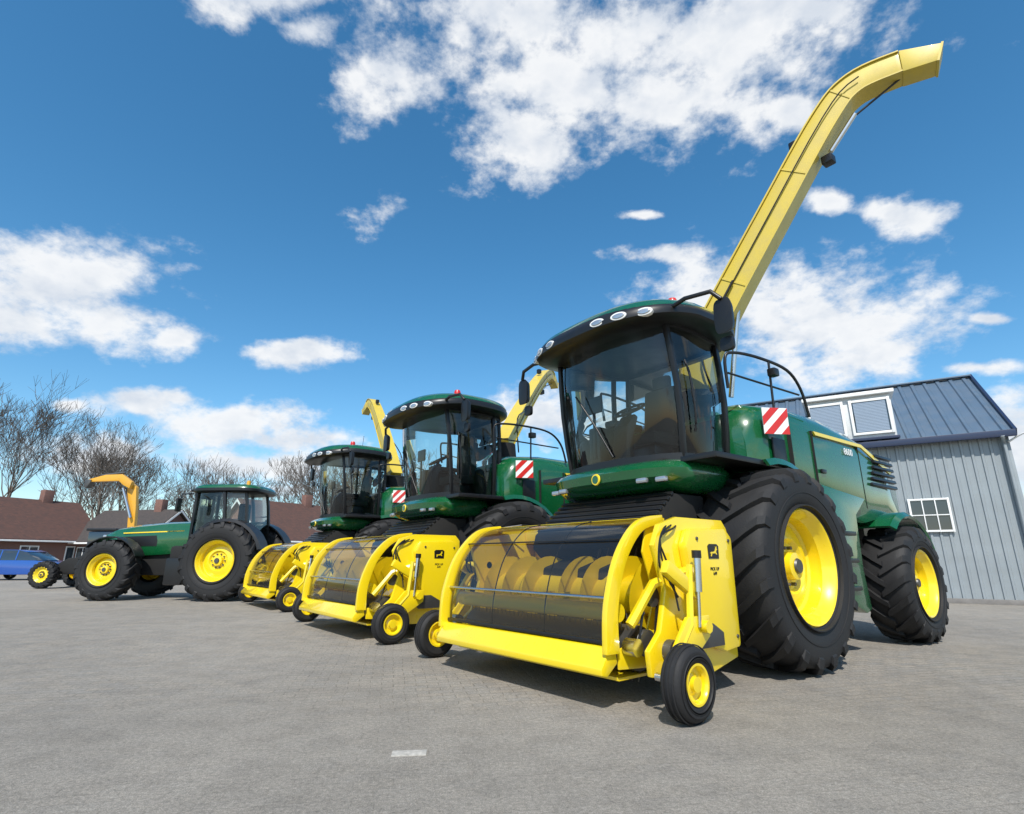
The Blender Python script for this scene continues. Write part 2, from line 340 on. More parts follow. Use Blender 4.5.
        gy=(1.56-LY)/SC if s>0 else (1.80+LY)/SC
        by=hy+.12
        tube('arm_brace_'+t,[(2.50,s*by,.60),(2.25,s*(by+.06),.90),(1.95,s*(by+.2),1.00)],.04,YEL,H,False,6)
        box('arm_block_'+t,(2.15,s*1.60,.93),(.46,.08,.11),YEL,H,.02,rot=(0,-.5,0))
        lathe('pivot_'+t,[(0,-.06),(.065,-.06),(.065,.06),(0,.06)],STEEL,H,(2.46,s*(hy+.10),.44),n=20)
        wheel('gauge_'+t,(2.42,s*gy,.255),.255,.19,.125,H,s,lug=False,lh=.01,both=True)
        for q in range(3):
            lathe('gauge_groove_%s_%d'%(t,q),[(.250,-.008),(.2575,-.004),(.2575,.004),(.250,.008)],TYRE,H,(2.42,s*gy+(q-1)*.045,.255),n=48)
        ay=gy-.16
        prism('gauge_arm_'+t,[(1.85,.66),(1.86,.50),(2.36,.20),(2.47,.22),(2.47,.32),(2.15,.66)],s*(ay-.04),s*ay,YEL,H,.01)
        tube('gauge_post_'+t,[(2.05,s*(ay-.02),1.05),(2.1,s*(ay-.02),.6),(2.42,s*(ay-.02),.28)],.032,YEL,H,False,6)
        tube('gauge_axle_'+t,[(2.42,s*1.5,.255),(2.42,s*(gy+.02),.255)],.03,STEEL,H)
        tube('gauge_cross_tube_'+t,[(1.95,s*1.4,.58),(1.95,s*(gy-.1),.58)],.05,YEL,H)
        if s<0: tube('gauge_top_tube_'+t,[(2.05,s*1.4,1.02),(2.05,s*(ay),1.02)],.04,YEL,H)
        prism('gauge_bracket_'+t,[(1.55,.50),(1.55,.40),(1.9,.40),(2.0,.50),(1.92,.58),(1.7,.58)],s*1.56,s*1.575,DSTEEL,H,.005)
        tube('ram_body_'+t,[(1.98,s*1.66,1.10),(2.00,s*1.66,.84)],.034,STEEL,H,n=14)
        tube('ram_rod_'+t,[(2.00,s*1.66,.84),(2.02,s*1.66,.58)],.016,STEEL,H)
        tube('ram_cap_'+t,[(1.978,s*1.66,1.16),(1.98,s*1.66,1.10)],.042,BLK,H,n=14)
        for k in range(3):
            tube('header_hose_%s_%d'%(t,k),[(1.7,s*1.2,1.48),(1.98,s*(1.4+.03*k),1.42-.03*k),(2.26,s*(1.50),1.25),(2.30-.06*k,s*1.52,1.0),(2.15,s*1.56,.9-.1*k)],.009,BLK,H,True,6)
        tube('drive_shaft_'+t,[(2.20,s*1.42,.40),(2.20,s*1.54,.40)],.09,DSTEEL,H,n=18)
        if s>0:
            lathe('drive_pulley',[(0,-.02),(.10,-.02),(.085,0),(.10,.02),(0,.02)],DSTEEL,H,(2.32,1.33,.46),n=24)
            lathe('drive_pulley_upper',[(0,-.02),(.08,-.02),(.07,0),(.08,.02),(0,.02)],DSTEEL,H,(2.22,1.33,.80),n=24)
            tube('drive_belt',[(2.42,1.33,.46),(2.30,1.33,.82),(2.22,1.33,.88),(2.14,1.33,.80),(2.22,1.33,.44),(2.32,1.33,.36),(2.42,1.33,.46)],.012,BLK,H,False,6)
        for k,(bx_,bz_) in enumerate([(1.32,.45),(1.32,1.25),(1.82,1.26),(1.7,.5)]):
            lathe('cover_bolt_%s_%d'%(t,k),[(0,s*.012),(.014,s*.012),(.016,0)],DSTEEL,H,(bx_,s*1.56,bz_),n=8)
        dx=lambda u,v:(1.58-u*.13,1.14+v*.10)
        deer=[(-.5,.0),(-.35,.12),(-.1,.12),(.15,.2),(.28,.45),(.22,.62),(.34,.5),(.42,.62),(.4,.42),(.5,.34),(.38,.28),(.3,.1),(.42,-.1),(.3,-.12),(.2,.0),(-.05,-.02),(-.2,.0),(-.35,-.3),(-.42,-.25),(-.36,-.05)]
        prism('badge_back_'+t,[dx(a,b) for a,b in((-.62,-.45),(.62,-.45),(.66,.6),(.45,.78),(-.45,.78),(-.66,.6))],s*1.561,s*1.565,BLK,H,0)
        prism('badge_deer_'+t,[dx(a*.9,b*.95) for a,b in deer],s*1.566,s*1.569,YEL,H,0)
        text('label_'+t,'PICK UP\n649',.038,(1.58,s*1.5625,.99),(R(90),0,R(180) if s>0 else 0),BLK,H)
    box('top_bar',(1.88,(YN+YF)/2,1.425),(.16,YN-YF,.05),YEL,H,.012)
    box('back_panel',(1.32,0,.85),(.05,2.78,1.1),YEL,H,.01)
    box('back_beam',(1.40,0,1.34),(.2,2.78,.14),YEL,H,.02)
    pr=smoothpts([(1.94,0,1.45),(2.22,0,1.37),(2.47,0,1.10),(2.60,0,.74),(2.62,0,.46)],6)
    loft('hood_screen',[[(p.x,y,p.z) for y in [YF+.02+(YN-YF-.02)*k/12 for k in range(13)]] for p in pr],HOOD,H,closed=False,cap=False,angle=80)
    for k,zi in enumerate((9,17)):
        p=pr[zi]; tube('hood_rod_%d'%k,[(p.x+.02,YF,p.z),(p.x+.02,YN,p.z)],.013 if k else .007,STEEL if k else BLK,H)
    for k,y in enumerate((-.5,.35)):
        tube('hood_rib_%d'%k,[(p.x-.012,y,p.z) for p in pr],.006,BLK,H,n=6)
    prism('front_lip',[(2.59,.455),(2.65,.44),(2.75,.31),(2.75,.26),(2.69,.245),(2.57,.33)],YF-.02,YN+.03,YEL,H,.012)
    box('lip_seal',(2.612,(YN+YF)/2,.472),(.05,YN-YF-.02,.03),BLK,H,.005)
    lathe('press_roller',[(0,YF+.03),(.07,YF+.03),(.07,YN-.03),(0,YN-.03)],YEL,H,(2.46,0,.68),n=20)
    lathe('auger_tube',[(0,-1.36),(.17,-1.36),(.17,1.2),(0,1.2)],YEL,H,(1.85,0,.78),n=28)
    v=[];f=[]
    for sd in(-1,1):
        n=90; b0=len(v)
        for i in range(n+1):
            y=sd*(.12+(1.2 if sd<0 else 1.05)*i/n)-.06; a=sd*i/n*2*math.pi*3.2
            for rr in(.16,.34): v.append((1.85+rr*math.cos(a),y,.78+rr*math.sin(a)))
        for i in range(n): f.append((b0+2*i,b0+2*i+1,b0+2*i+3,b0+2*i+2))
    obj('auger_flight',v,f,YEL,H,angle=60)
    lathe('pickup_drum',[(0,-1.34),(.17,-1.34),(.17,1.18),(0,1.18)],DSTEEL,H,(2.24,0,.40),n=28)
    v=[];f=[]
    for r_ in range(7):
        a=2*math.pi*r_/7
        for i in range(34):
            y=-1.3+2.45*i/33; b=len(v)
            p0=Vector((2.24+.16*math.cos(a),y,.42+.16*math.sin(a))); p1=Vector((2.24+.27*math.cos(a+.25),y,.42+.27*math.sin(a+.25)))
            for p in(p0,p1): v+= [p+Vector((0,-.006,0)),p+Vector((0,.006,0)),p+Vector((.006,0,.006))]
            f+=[(b,b+1,b+4,b+3),(b+1,b+2,b+5,b+4),(b+2,b,b+3,b+5)]
    obj('pickup_tines',v,f,DSTEEL,H,smooth=False)
    box('floor_pan',(1.75,0,.30),(.9,2.76,.04),DSTEEL,H,.005)
    box('skid',(2.25,-.08,.20),(.5,2.5,.025),YEL,H,.005)
def build_boom(P,dirn,prof,wf=1.0):
    u=Vector((dirn[0],dirn[1],0)).normalized(); base=Vector((-.6,0,0))
    pts=smoothpts([base+u*s+Vector((0,0,z)) for s,z in prof],7)
    n=len(pts); side=u.cross(Vector((0,0,1)))
    K=lambda i:(1.08-.30*i/(n-1))*wf
    def strip(name,off0,off1,w0,m,bev=.0):
        secs=[]
        for i,p in enumerate(pts):
            a=pts[max(i-1,0)]; b=pts[min(i+1,n-1)]; t=(b-a).normalized(); nn=side.cross(t).normalized()
            k=K(i); h0,h1=off0*k,off1*k; w=w0*k
            secs.append([p+side*q*w+nn*h for q,h in((-1,h0),(1,h0),(1,h1),(-1,h1))])
        loft(name,secs,m,P,bevel=bev)
    strip('spout_channel',-.20,.19,.175,BOOMY,.012)
    strip('spout_top_flange',.192,.215,.205,BOOMY)
    strip('spout_low_flange',-.225,-.202,.195,BOOMY)
    for j,i in enumerate(range(8,n-3,8)):
        p=pts[i]; t=(pts[i+1]-pts[i-1]).normalized(); nn=side.cross(t).normalized(); k=K(i)
        secs=[[p+t*d+side*q*.186*k+nn*h*k for q,h in((-1,-.21),(1,-.21),(1,.20),(-1,.20))] for d in(-.012,.012)]
        loft('spout_rib_%d'%j,secs,BOOMY,P)
    p=pts[-1]; t=(pts[-1]-pts[-3]).normalized(); nn=side.cross(t).normalized(); t2=(t*.92-Vector((0,0,.30))).normalized(); n2=side.cross(t2)
    sg0=1 if nn.z>0 else -1
    secs=[[p+(side*q*.155+nn*h*sg0)*wf for q,h in((-1,-.19),(1,-.19),(1,.16),(-1,.16))],[p+t2*.40+(side*q*.15+n2*h*sg0)*wf for q,h in((-1,-.10),(1,-.10),(1,.15),(-1,.15))]]
    loft('spout_deflector',secs,BOOMY,P,bevel=.01)
    secs=[[p+t2*d+(side*q*.16+n2*h*sg0)*wf for q,h in((-1,-.11),(1,-.11),(1,.16),(-1,.16))] for d in(.39,.415)]
    loft('spout_end_rim',secs,BOOMY,P)
    mi=int(n*.62); mid=pts[mi]; tt=(pts[mi+1]-mid).normalized(); m2=side.cross(tt)
    sg=-1 if m2.z>0 else 1
    tube('spout_actuator',[mid+m2*.27*sg,mid+m2*.30*sg+tt*.55],.035,STEEL,P)
    tube('spout_link',[mid+m2*.30*sg+tt*.5,pts[-3]+m2*.2*sg],.014,BLK,P)
    box('spout_camera',mid+m2*.30*sg-tt*.12,(.14,.14,.12),BLK,P,.02)
    box('spout_lamp',mid-m2*.24*sg,(.10,.10,.12),BLK,P,.02)
    tube('spout_cable',[q+side*.19*wf for q in pts[6:-6:2]],.009,BLK,P,n=6)
    lathe('spout_turret',[(0,0),(.34,0),(.34,.1),(.28,.12),(.26,.40),(0,.42)],BLKM,P,(-.6,0,2.92),axis='z',n=28)
    q=pts[int(n*.38)]
    tube('spout_ram',[base+u*.45+Vector((0,0,3.2)),q-Vector((0,0,.25))],.035,STEEL,P)
    tube('spout_hose',[base+u*.3+side*.25+Vector((0,0,3.2)),base+u*.2+side*.26+Vector((0,0,3.9)),q+side*.22*wf],.015,BLK,P,True)

h1=empty('forage_harvester',(2.12,6.91,0),math.atan2(-.60,-.80))
build_harvester(h1)
def dup(src,dst):
    for c in list(src.children):
        k=c.copy(); scene.collection.objects.link(k); k.parent=dst; dup(c,k)
h2=empty('forage_harvester.001',(-.68,10.44,0),math.atan2(-.58,-.81)); dup(h1,h2)
h3=empty('forage_harvester.002',(-3.80,14.86,0),math.atan2(-.58,-.81)); dup(h1,h3)
build_boom(h1,(-.32,.95),[(0,3.35),(.12,3.85),(.50,4.50),(1.25,5.64),(2.05,6.82),(2.45,7.20),(2.98,7.24)],.95)
build_boom(h2,(-.8,-.6),[(0,3.3),(.5,3.7),(1.5,4.5),(3,5.6),(4.0,6.15),(4.5,6.2)],.72)
build_boom(h3,(-.061,-.994),[(0,3.3),(.4,3.85),(1.2,4.8),(2.1,5.75),(2.6,6.1),(2.9,6.1)],.78)

# ---------------------------------------------------------------- tractor
T=empty('tractor',(-7.80,16.1,0),math.atan2(.06,-.998))
for s,t in((1,'left'),(-1,'right')):
    wheel('rear_'+t,(0,s*.95,1.03),1.03,.68,.52,T,s,nl=20,lh=.055)
    wheel('front_'+t,(3.15,s*.93,.80),.80,.55,.40,T,s,nl=18,lh=.045)
    secs=[]
    for i in range(12):
        a=R(15+i*11.5); x=-1.12*math.cos(a); z=1.05+1.1*math.sin(a); ux,uz=-math.cos(a),math.sin(a)
        secs.append([(x,s*.55,z),(x,s*1.0,z),(x-ux*.08,s*1.02,z-uz*.08),(x-ux*.03,s*.98,z-uz*.03),(x-ux*.03,s*.55,z-uz*.03)])
    loft('rear_fender_'+t,secs,BLK,T)
    secs=[]
    for i in range(9):
        a=R(25+i*14); x=3.15-.9*math.cos(a); z=.8+.88*math.sin(a)
        secs.append([(x,s*.72,z),(x,s*1.1,z),(x,s*1.1,z-.03),(x,s*.72,z-.03)])
    loft('front_fender_'+t,secs,BLK,T)
    box('step_'+t,(1.25,s*.85,.75),(.5,.35,.7),BLK,T,.04)
    box('tank_'+t,(1.0,s*.65,1.15),(1.1,.4,.55),BLKM,T,.08)
    prism('hood_stripe_'+t,[(1.5,1.83),(3.3,1.77),(3.3,1.80),(1.5,1.86)],s*.425,s*.44,YEL,T,0)
    prism('hood_vent_'+t,[(2.2,1.42),(3.5,1.42),(3.45,1.68),(2.3,1.72)],s*.42,s*.435,BLK,T,0)
    tube('mirror_arm_'+t,[(1.15,s*.8,2.85),(1.25,s*1.15,2.8),(1.25,s*1.2,2.4)],.02,BLK,T)
    box('mirror_'+t,(1.27,s*1.2,2.5),(.06,.2,.36),BLK,T,.02)
    box('headlight_'+t,(3.95,s*.24,1.70),(.1,.16,.09),LENS,T,.02)
    box('roof_lamp_'+t,(1.38,s*.55,2.97),(.05,.2,.08),LENS,T,.02)
hs=[]
for x,w,zb,zt in((1.2,.44,1.25,2.12),(2.0,.44,1.2,2.10),(3.0,.42,1.15,2.02),(3.6,.40,1.1,1.92),(3.9,.36,1.1,1.80),(3.98,.30,1.15,1.62)):
    q=[(w*.9,zb),(w,zb+.1),(w,zt-.22),(w*.85,zt-.06),(w*.5,zt)]
    hs.append([(x,a,z) for a,z in q]+[(x,-a,z) for a,z in q[::-1]])
loft('hood',hs,GREEN,T,angle=45)
box('grille',(3.97,0,1.38),(.06,.5,.4),BLK,T,.02)
prism('engine_frame',[(-.6,.7),(-.6,1.4),(1.5,1.45),(3.9,1.2),(4.0,.75),(3.5,.65),(.5,.6)],-.3,.3,BLKM,T,.04)
box('front_weight',(4.25,0,.85),(.45,.9,.4),BLKM,T,.05)
box('front_axle',(3.15,0,.8),(.25,1.5,.25),GREEN,T,.03); box('rear_axle',(0,0,1.03),(.35,1.4,.4),GREEN,T,.05)
tube('exhaust',[(1.45,-.62,1.5),(1.45,-.62,2.9)],.07,BLK,T); tube('exhaust_tip',[(1.45,-.62,2.9),(1.42,-.64,3.15)],.045,STEEL,T)
cr=[(-.45,.62),(.1,.78),(.9,.72),(1.22,.55),(1.3,.2)]; cr=cr+[(a,-b) for a,b in cr[::-1]]
rg=[[(a+(.0 if a>.5 else .06*k),b*(1.02-.02*k),z) for a,b in cr] for k,z in enumerate((1.5,2.1,2.6,2.92))]
loft('cab_glass',rg,GLASS,T,cap=False,angle=60)
for i in(0,1,3,9,8,6): sweep('pillar_%d'%i,[r[i] for r in rg],[(-.035,-.035),(.035,-.035),(.035,.035),(-.035,.035)],BLK,T,up=Vector((1,0,0)))
ol=outline(-.62,1.38,.84,40,4)
loft('roof',[[(.38+(a-.38)*k,b*k,z) for a,b in ol] for z,k in((2.90,.94),(2.94,1),(3.0,1),(3.02,.98))],BLK,T,angle=40)
loft('roof_top',[[(.38+(a-.38)*k,b*k,z) for a,b in ol] for z,k in((3.02,.97),(3.07,.95),(3.12,.88),(3.15,.6))],GREEN,T,angle=40)
box('cab_lower',(.4,0,1.45),(1.7,1.3,.3),BLKM,T,.05)
box('seat',(.25,0,1.95),(.45,.45,.2),SEAT,T,.04); box('seat_back',(.05,0,2.3),(.14,.45,.65),SEAT,T,.04)
box('dash',(1.05,0,1.95),(.2,.4,.5),BLK,T,.04)
tube('steering_wheel',[(.85+.03*math.sin(a*.5236),.18*math.cos(a*.5236),2.2+.10*math.sin(a*.5236)) for a in range(13)],.015,BLK,T)
for y in(-.4,.4): tube('hitch_arm_%d'%(y>0),[(-.5,y,.9),(-1.3,y*1.05,.7)],.05,BLK,T)
lathe('beacon',[(0,.14),(.05,.13),(.06,.04),(.06,0)],ORNG,T,(-.3,.6,3.10),axis='z',n=16)

# ---------------------------------------------------------------- loader with raised crane arm behind the tractor
L=empty('wheel_loader',(-16.3,22,0),math.pi)
for s,t in((1,'left'),(-1,'right')):
    wheel('front_'+t,(1.25,s*.8,.5),.5,.38,.27,L,s,nl=16,lh=.035)
    wheel('rear_'+t,(-1.4,s*.8,.5),.5,.38,.27,L,s,nl=16,lh=.035)
prism('rear_body',[(-2.2,.6),(-2.2,1.3),(-1.9,1.5),(-.6,1.55),(-.4,.5)],-.65,.65,ORNG,L,.06)
prism('front_frame',[(-.4,.5),(-.4,1.2),(.8,1.1),(1.5,.7),(1.5,.5)],-.4,.4,BLKM,L,.05)
box('cab_frame',(-.4,0,1.75),(1.0,1.1,.7),WINGL,L,.06); box('cab_roof',(-.4,0,2.16),(1.15,1.2,.10),BLK,L,.03)
prism('lift_arm',[(-1.75,1.3),(-1.5,1.3),(-1.30,3.0),(-1.10,3.72),(-1.22,3.98),(-1.45,3.80),(-1.58,3.0)],.42,.60,ORNG,L,.015)
prism('jib',[(-1.32,3.72),(-1.05,3.86),(-.85,4.02),(.30,3.98),(.34,4.08),(-.30,4.26),(-.95,4.28),(-1.38,3.98)],.62,.80,ORNG,L,.015)
prism('quick_hitch',[(.20,4.06),(.42,4.08),(.46,3.78),(.34,3.74),(.22,3.95)],.58,.84,DSTEEL,L,.01)
tube('arm_ram',[(-1.52,.71,2.6),(-1.02,.71,3.75)],.055,STEEL,L)
tube('jib_ram',[(-1.0,.71,4.36),(-.05,.71,4.24)],.045,DSTEEL,L)

# ---------------------------------------------------------------- parked car
def car(loc,ang,paint):
    C=empty('parked_car',loc,ang)
    pr=[(-2.1,.35),(-2.15,.75),(-2.05,.92),(-1.5,1.0),(1.05,.98),(1.85,.86),(2.12,.68),(2.15,.4),(2.0,.28),(-2.0,.28)]
    secs=[]
    for y,k in((-.86,.97),(-.82,1),(.82,1),(.86,.97)): secs.append([(a*k,y,.6+(b-.6)*k) for a,b in pr])
    loft('body',secs,paint,C,bevel=.02)
    gh=[(-1.85,.98),(-1.35,1.42),(-.9,1.50),(.1,1.49),(.5,1.38),(1.15,.98)]
    loft('greenhouse',[[(a*k,y*(1-.2*(b-.98)),b) for a,b in gh] for y,k in((-.76,1),(.76,1))],WINGL,C,bevel=.02)
    prism('roof',[(-1.35,1.44),(-.9,1.52),(.1,1.51),(.5,1.40),(.4,1.40),(.1,1.47),(-.9,1.48),(-1.2,1.42)],-.66,.66,paint,C,.01)
    for x in(-1.3,1.3):
        for s in(-1,1):
            wheel('wheel_%d_%d'%(x>0,s>0),(x,s*.80,.32),.32,.2,.21,C,s,lug=False,lh=.01,rimc=STEEL)
    for s in(-1,1):
        box('headlamp_%d'%s,(2.02,s*.6,.68),(.2,.35,.14),LENS,C,.03); box('tail_lamp_%d'%s,(-2.1,s*.68,.82),(.1,.2,.2),RED,C,.02)
        for x in(-.75,.05): box('pillar_%d_%.0f'%(s,x*10),(x,s*.70,1.24),(.06,.06,.48),paint,C,.005,rot=(s*.18,0,0))
car((-25.6,29.6,0),0.05,mat('blue_paint',(.010,.075,.34),.25,coat=.9))
car((-36,35,0),0.1,mat('dark_paint',(.03,.032,.035),.25,coat=.9))

# ---------------------------------------------------------------- metal shed
WALLM=mat('wall_sheet',(.27,.305,.325),.40,coat=.15,dust=.25,dustcol=(.21,.22,.21),var=.06,vscale=2)
ROOFM=mat('roof_sheet',(.08,.125,.18),.42,coat=.1,dust=.22,dustcol=(.2,.2,.2),var=.06,vscale=2); NAVY=mat('navy_trim',(.012,.022,.06),.4,coat=.3)
S=empty('metal_shed',(12.66,13.6,0),math.atan2(.515,-.857))
def corr(name,x0,x1,fn0,fn1,m,period=.25,dep=.035,outv=Vector((0,1,0))):
    v=[];f=[];x=x0; xs=[]
    while x<x1-1e-6:
        for fr,o in((0,0),(.30,0),(.38,1),(.62,1),(.70,0)):
            xx=x+fr*period
            if xx<=x1: xs.append((xx,o))
        x+=period
    xs.append((x1,0))
    for xx,o in xs:
        v.append(Vector(fn0(xx))+outv*o*dep); v.append(Vector(fn1(xx))+outv*o*dep)
    for i in range(len(xs)-1): f.append((2*i,2*i+1,2*i+3,2*i+2))
    return obj(name,v,f,m,S,smooth=False)
LEN=8.0
corr('front_wall',0,LEN,lambda x:(x,0,0),lambda x:(x,0,4.3),WALLM,.20,.032)
corr('gable_wall',-6,0,lambda y:(0,y,0),lambda y:(0,y,4.3+2.2*(1-abs(y+3)/3)),WALLM,outv=Vector((-1,0,0)))
corr('far_gable_wall',-6,0,lambda y:(LEN,y,0),lambda y:(LEN,y,4.3+2.2*(1-abs(y+3)/3)),WALLM,outv=Vector((1,0,0)))
corr('back_wall',0,LEN,lambda x:(x,-6,0),lambda x:(x,-6,4.3),WALLM,outv=Vector((0,-1,0)))
nv=Vector((0,2.2,3)).normalized()
corr('front_roof',-.18,LEN+.18,lambda x:(x,.22,4.20),lambda x:(x,-3,6.56),ROOFM,.333,.04,nv)
corr('back_roof',-.18,LEN+.18,lambda x:(x,-6.22,4.20),lambda x:(x,-3,6.56),ROOFM,.333,.04,Vector((0,-2.2,3)).normalized())
box('ridge_cap',(LEN/2,-3,6.60),(LEN+.4,.3,.05),ROOFM,S,.01)
box('eave_fascia',(LEN/2,.27,4.15),(LEN+.4,.09,.17),NAVY,S,.01)
for s_ in(0,1):
    a=Vector((-.2,.25,4.17)) if s_==0 else Vector((-.2,-6.25,4.17)); b=Vector((-.2,-3,6.58))
    sweep('verge_trim_%d'%s_,[a,b],[(-.03,-.11),(.03,-.11),(.03,.09),(-.03,.09)],NAVY,S)
tube('downpipe',[(.08,.30,4.1),(.05,.12,3.9),(.05,.10,.05)],.05,WALLM,S)
box('corner_flashing',(-.02,.01,2.1),(.12,.10,4.16),WALLM,S,.005)
box('plinth',(LEN/2,.03,.06),(LEN+.1,.1,.12),mat('concrete',(.20,.19,.18),.9,var=.15,bump=.4),S,.005)
wx0,wx1,wz0,wz1=1.42,2.26,1.78,2.60
box('window_pane',((wx0+wx1)/2,.05,(wz0+wz1)/2),(wx1-wx0-.04,.02,wz1-wz0-.04),WINGL,S,0)
for k in range(4):
    x=wx0+(wx1-wx0)*k/3; box('window_bar_v%d'%k,(x,.075,(wz0+wz1)/2),(.05 if k in(0,3) else .025,.05,wz1-wz0+.06),WHITE,S,.004)
for k in range(3):
    z=wz0+(wz1-wz0)*k/2; box('window_bar_h%d'%k,((wx0+wx1)/2,.072,z),(wx1-wx0+.05,.04,.05 if k!=1 else .025),WHITE,S,.004)
WP=mat('white_panel',(.62,.64,.64),.5,var=.05,dust=.1)
box('dormer',(3.27,-1.15,4.96),(2.1,2.6,1.30),WP,S,.01)
box('dormer_roof',(3.27,-1.1,5.65),(2.3,2.8,.1),WHITE,S,.01)
box('dormer_window',(2.75,.17,4.98),(.86,.03,.9),WINGL,S,0)
box('dormer_window_b',(3.85,.17,4.98),(.80,.03,.9),WINGL,S,0)
BL=mat('blind',(.26,.33,.42),.6)
for q,xx in enumerate((2.75,3.85)):
    for k in range(20): box('blind_%d_%d'%(q,k),(xx,.188,4.575+k*.043),(.78,.010,.036),BL,S,0)
for k,x in enumerate((2.29,3.21,3.42,4.28)): box('dormer_frame_%d'%k,(x,.195,4.98),(.07,.06,1.04),WHITE,S,.005)
for q,xx in enumerate((2.75,3.85)):
    for k,z in enumerate((4.50,5.46)): box('dormer_frame_h%d_%d'%(q,k),(xx,.19,z),(.98 if q==0 else .92,.05,.07),WHITE,S,.005)
box('dormer_sill',(3.27,.2,4.33),(2.2,.14,.08),NAVY,S,.01)
tube('lamp_bracket',[(-.05,.1,3.95),(-.3,.3,4.1),(-.5,.4,4.12)],.025,WHITE,S,True); box('flood_lamp',(-.6,.45,4.08),(.22,.18,.10),WHITE,S,.02)

# ---------------------------------------------------------------- houses
def brickmat(name,c1,c2,mort,sc):
    m=bpy.data.materials.new(name); n,l=nodes_of(m); b=n['Principled BSDF']; b.inputs['Roughness'].default_value=.85
    tc=n.new('ShaderNodeTexCoord'); sp=n.new('ShaderNodeSeparateXYZ'); l.new(tc.outputs['Object'],sp.inputs[0])
    ad=n.new('ShaderNodeMath'); ad.operation='ADD'; l.new(sp.outputs[0],ad.inputs[0]); l.new(sp.outputs[1],ad.inputs[1])
    cb=n.new('ShaderNodeCombineXYZ'); l.new(ad.outputs[0],cb.inputs[0]); l.new(sp.outputs[2],cb.inputs[1])
    t=n.new('ShaderNodeTexBrick'); t.inputs['Scale'].default_value=sc; t.inputs['Color1'].default_value=(*c1,1); t.inputs['Color2'].default_value=(*c2,1); t.inputs['Mortar'].default_value=(*mort,1)
    l.new(cb.outputs[0],t.inputs['Vector']); l.new(t.outputs[0],b.inputs['Base Color']); return m
BRK=brickmat('red_brick',(.20,.08,.055),(.15,.06,.045),(.22,.2,.18),4)
TILE=brickmat('roof_tile',(.12,.055,.04),(.08,.042,.034),(.04,.03,.025),3)
TILE2=brickmat('roof_tile_grey',(.07,.055,.05),(.05,.042,.04),(.03,.03,.025),3)
def house(loc,ang,Lx,Wy,hw,hr,tile=TILE,chim=True):
    Hh=empty('brick_house',loc,ang)
    prism('walls',[(-Wy/2,0),(Wy/2,0),(Wy/2,hw),(0,hr-.1),(-Wy/2,hw)],-Lx/2,Lx/2,BRK,Hh,0,axis='x')
    for s in(-1,1):
        a=[(s*(Wy/2+.45),hw-.25),(0,hr+.02),(0,hr+.2),(s*(Wy/2+.45),hw-.07)]
        prism('roof_slope_%d'%s,a,-Lx/2-.3,Lx/2+.3,tile,Hh,0,axis='x')
        box('gutter_%d'%s,(0,s*(Wy/2+.5),hw-.2),(Lx+.6,.12,.12),WHITE,Hh,.01)
        nwin=int(Lx/2.6)
        for k in range(nwin):
            x=-Lx/2+Lx*(k+.5)/nwin
            box('window_frame_%d_%d'%(s,k),(x,s*(Wy/2+.01),hw*.55),(1.2,.06,1.2),WHITE,Hh,0)
            for q in(-.28,.28): box('window_glass_%d_%d_%d'%(s,k,q>0),(x+q,s*(Wy/2+.035),hw*.55),(.48,.04,1.04),WINGL,Hh,0)
        box('gable_window_%d'%s,(s*(Lx/2+.01),0,hw*.6),(.06,1.4,1.2),WHITE,Hh,0)
        box('gable_glass_%d'%s,(s*(Lx/2+.03),0,hw*.6),(.05,1.2,1.0),WINGL,Hh,0)
        prism('gable_trim_%d'%s,[(-Wy/2-.4,hw-.3),(0,hr-.05),(Wy/2+.4,hw-.3),(Wy/2+.4,hw-.12),(0,hr+.13),(-Wy/2-.4,hw-.12)],s*(Lx/2+.31),s*(Lx/2+.35),WHITE,Hh,0,axis='x')
    if chim: box('chimney',(Lx*.25,0,hr+.4),(.7,.6,1.2),BRK,Hh,.01)
house((-38.5,42,0),1.2,9,7,2.5,5.4)
house((-31,46,0),-.2,7,6,2.4,4.8,TILE2)
house((-19,46,0),1.0,8,6.5,2.5,5.4)
house((-50,40,0),.5,8,7,2.8,6.2,TILE2)
house((-11,58,0),.1,9,6,2.5,5.2,TILE2,False)

# ---------------------------------------------------------------- bare trees
BARK=mat('bark',(.13,.105,.085),.95,var=.3,vscale=3)
def tree_geo(v,f,org,height,rng,depth=7,tw=.02,pb=.5):
    def seg(a,b,ra,rb,n):
        d=(b-a).normalized(); s=d.cross(Vector((.3,.9,.2))).normalized(); w=d.cross(s); base=len(v)
        for p,r in((a,ra),(b,rb)):
            for k in range(n):
                t=2*math.pi*k/n; v.append(p+s*math.cos(t)*r+w*math.sin(t)*r)
        for k in range(n): f.append((base+k,base+(k+1)%n,base+n+(k+1)%n,base+n+k))
    def grow(p,d,ln,r,lv):
        n=6 if lv<2 else (4 if lv<4 else 3)
        k=3 if lv<3 else 2
        for i in range(k):
            d=(d+Vector((rng.uniform(-.16,.16),rng.uniform(-.16,.16),rng.uniform(-.03,.16)))).normalized()
            q=p+d*ln/k; r2=r*.86; seg(p,q,r,r2,n); p=q; r=r2
            if lv>0 and lv<depth-1 and rng.random()<pb:
                dd=(d+Vector((rng.uniform(-1,1),rng.uniform(-1,1),rng.uniform(-.2,.6)))*.8).normalized(); grow(p,dd,ln*.6,max(r*.5,tw),lv+2)
        if lv>=depth: return
        nb=rng.choice((2,2,3)) if lv else 4
        for i in range(nb):
            sp=.62 if lv else .55
            dd=(d+Vector((rng.uniform(-1,1),rng.uniform(-1,1),rng.uniform(-.25,.45)))*sp).normalized()
            grow(p,dd,ln*rng.uniform(.70,.90),max(r*.66,tw),lv+1)
    grow(Vector(org),Vector((rng.uniform(-.08,.08),rng.uniform(-.08,.08),1)),height*.235,height*.020,0)
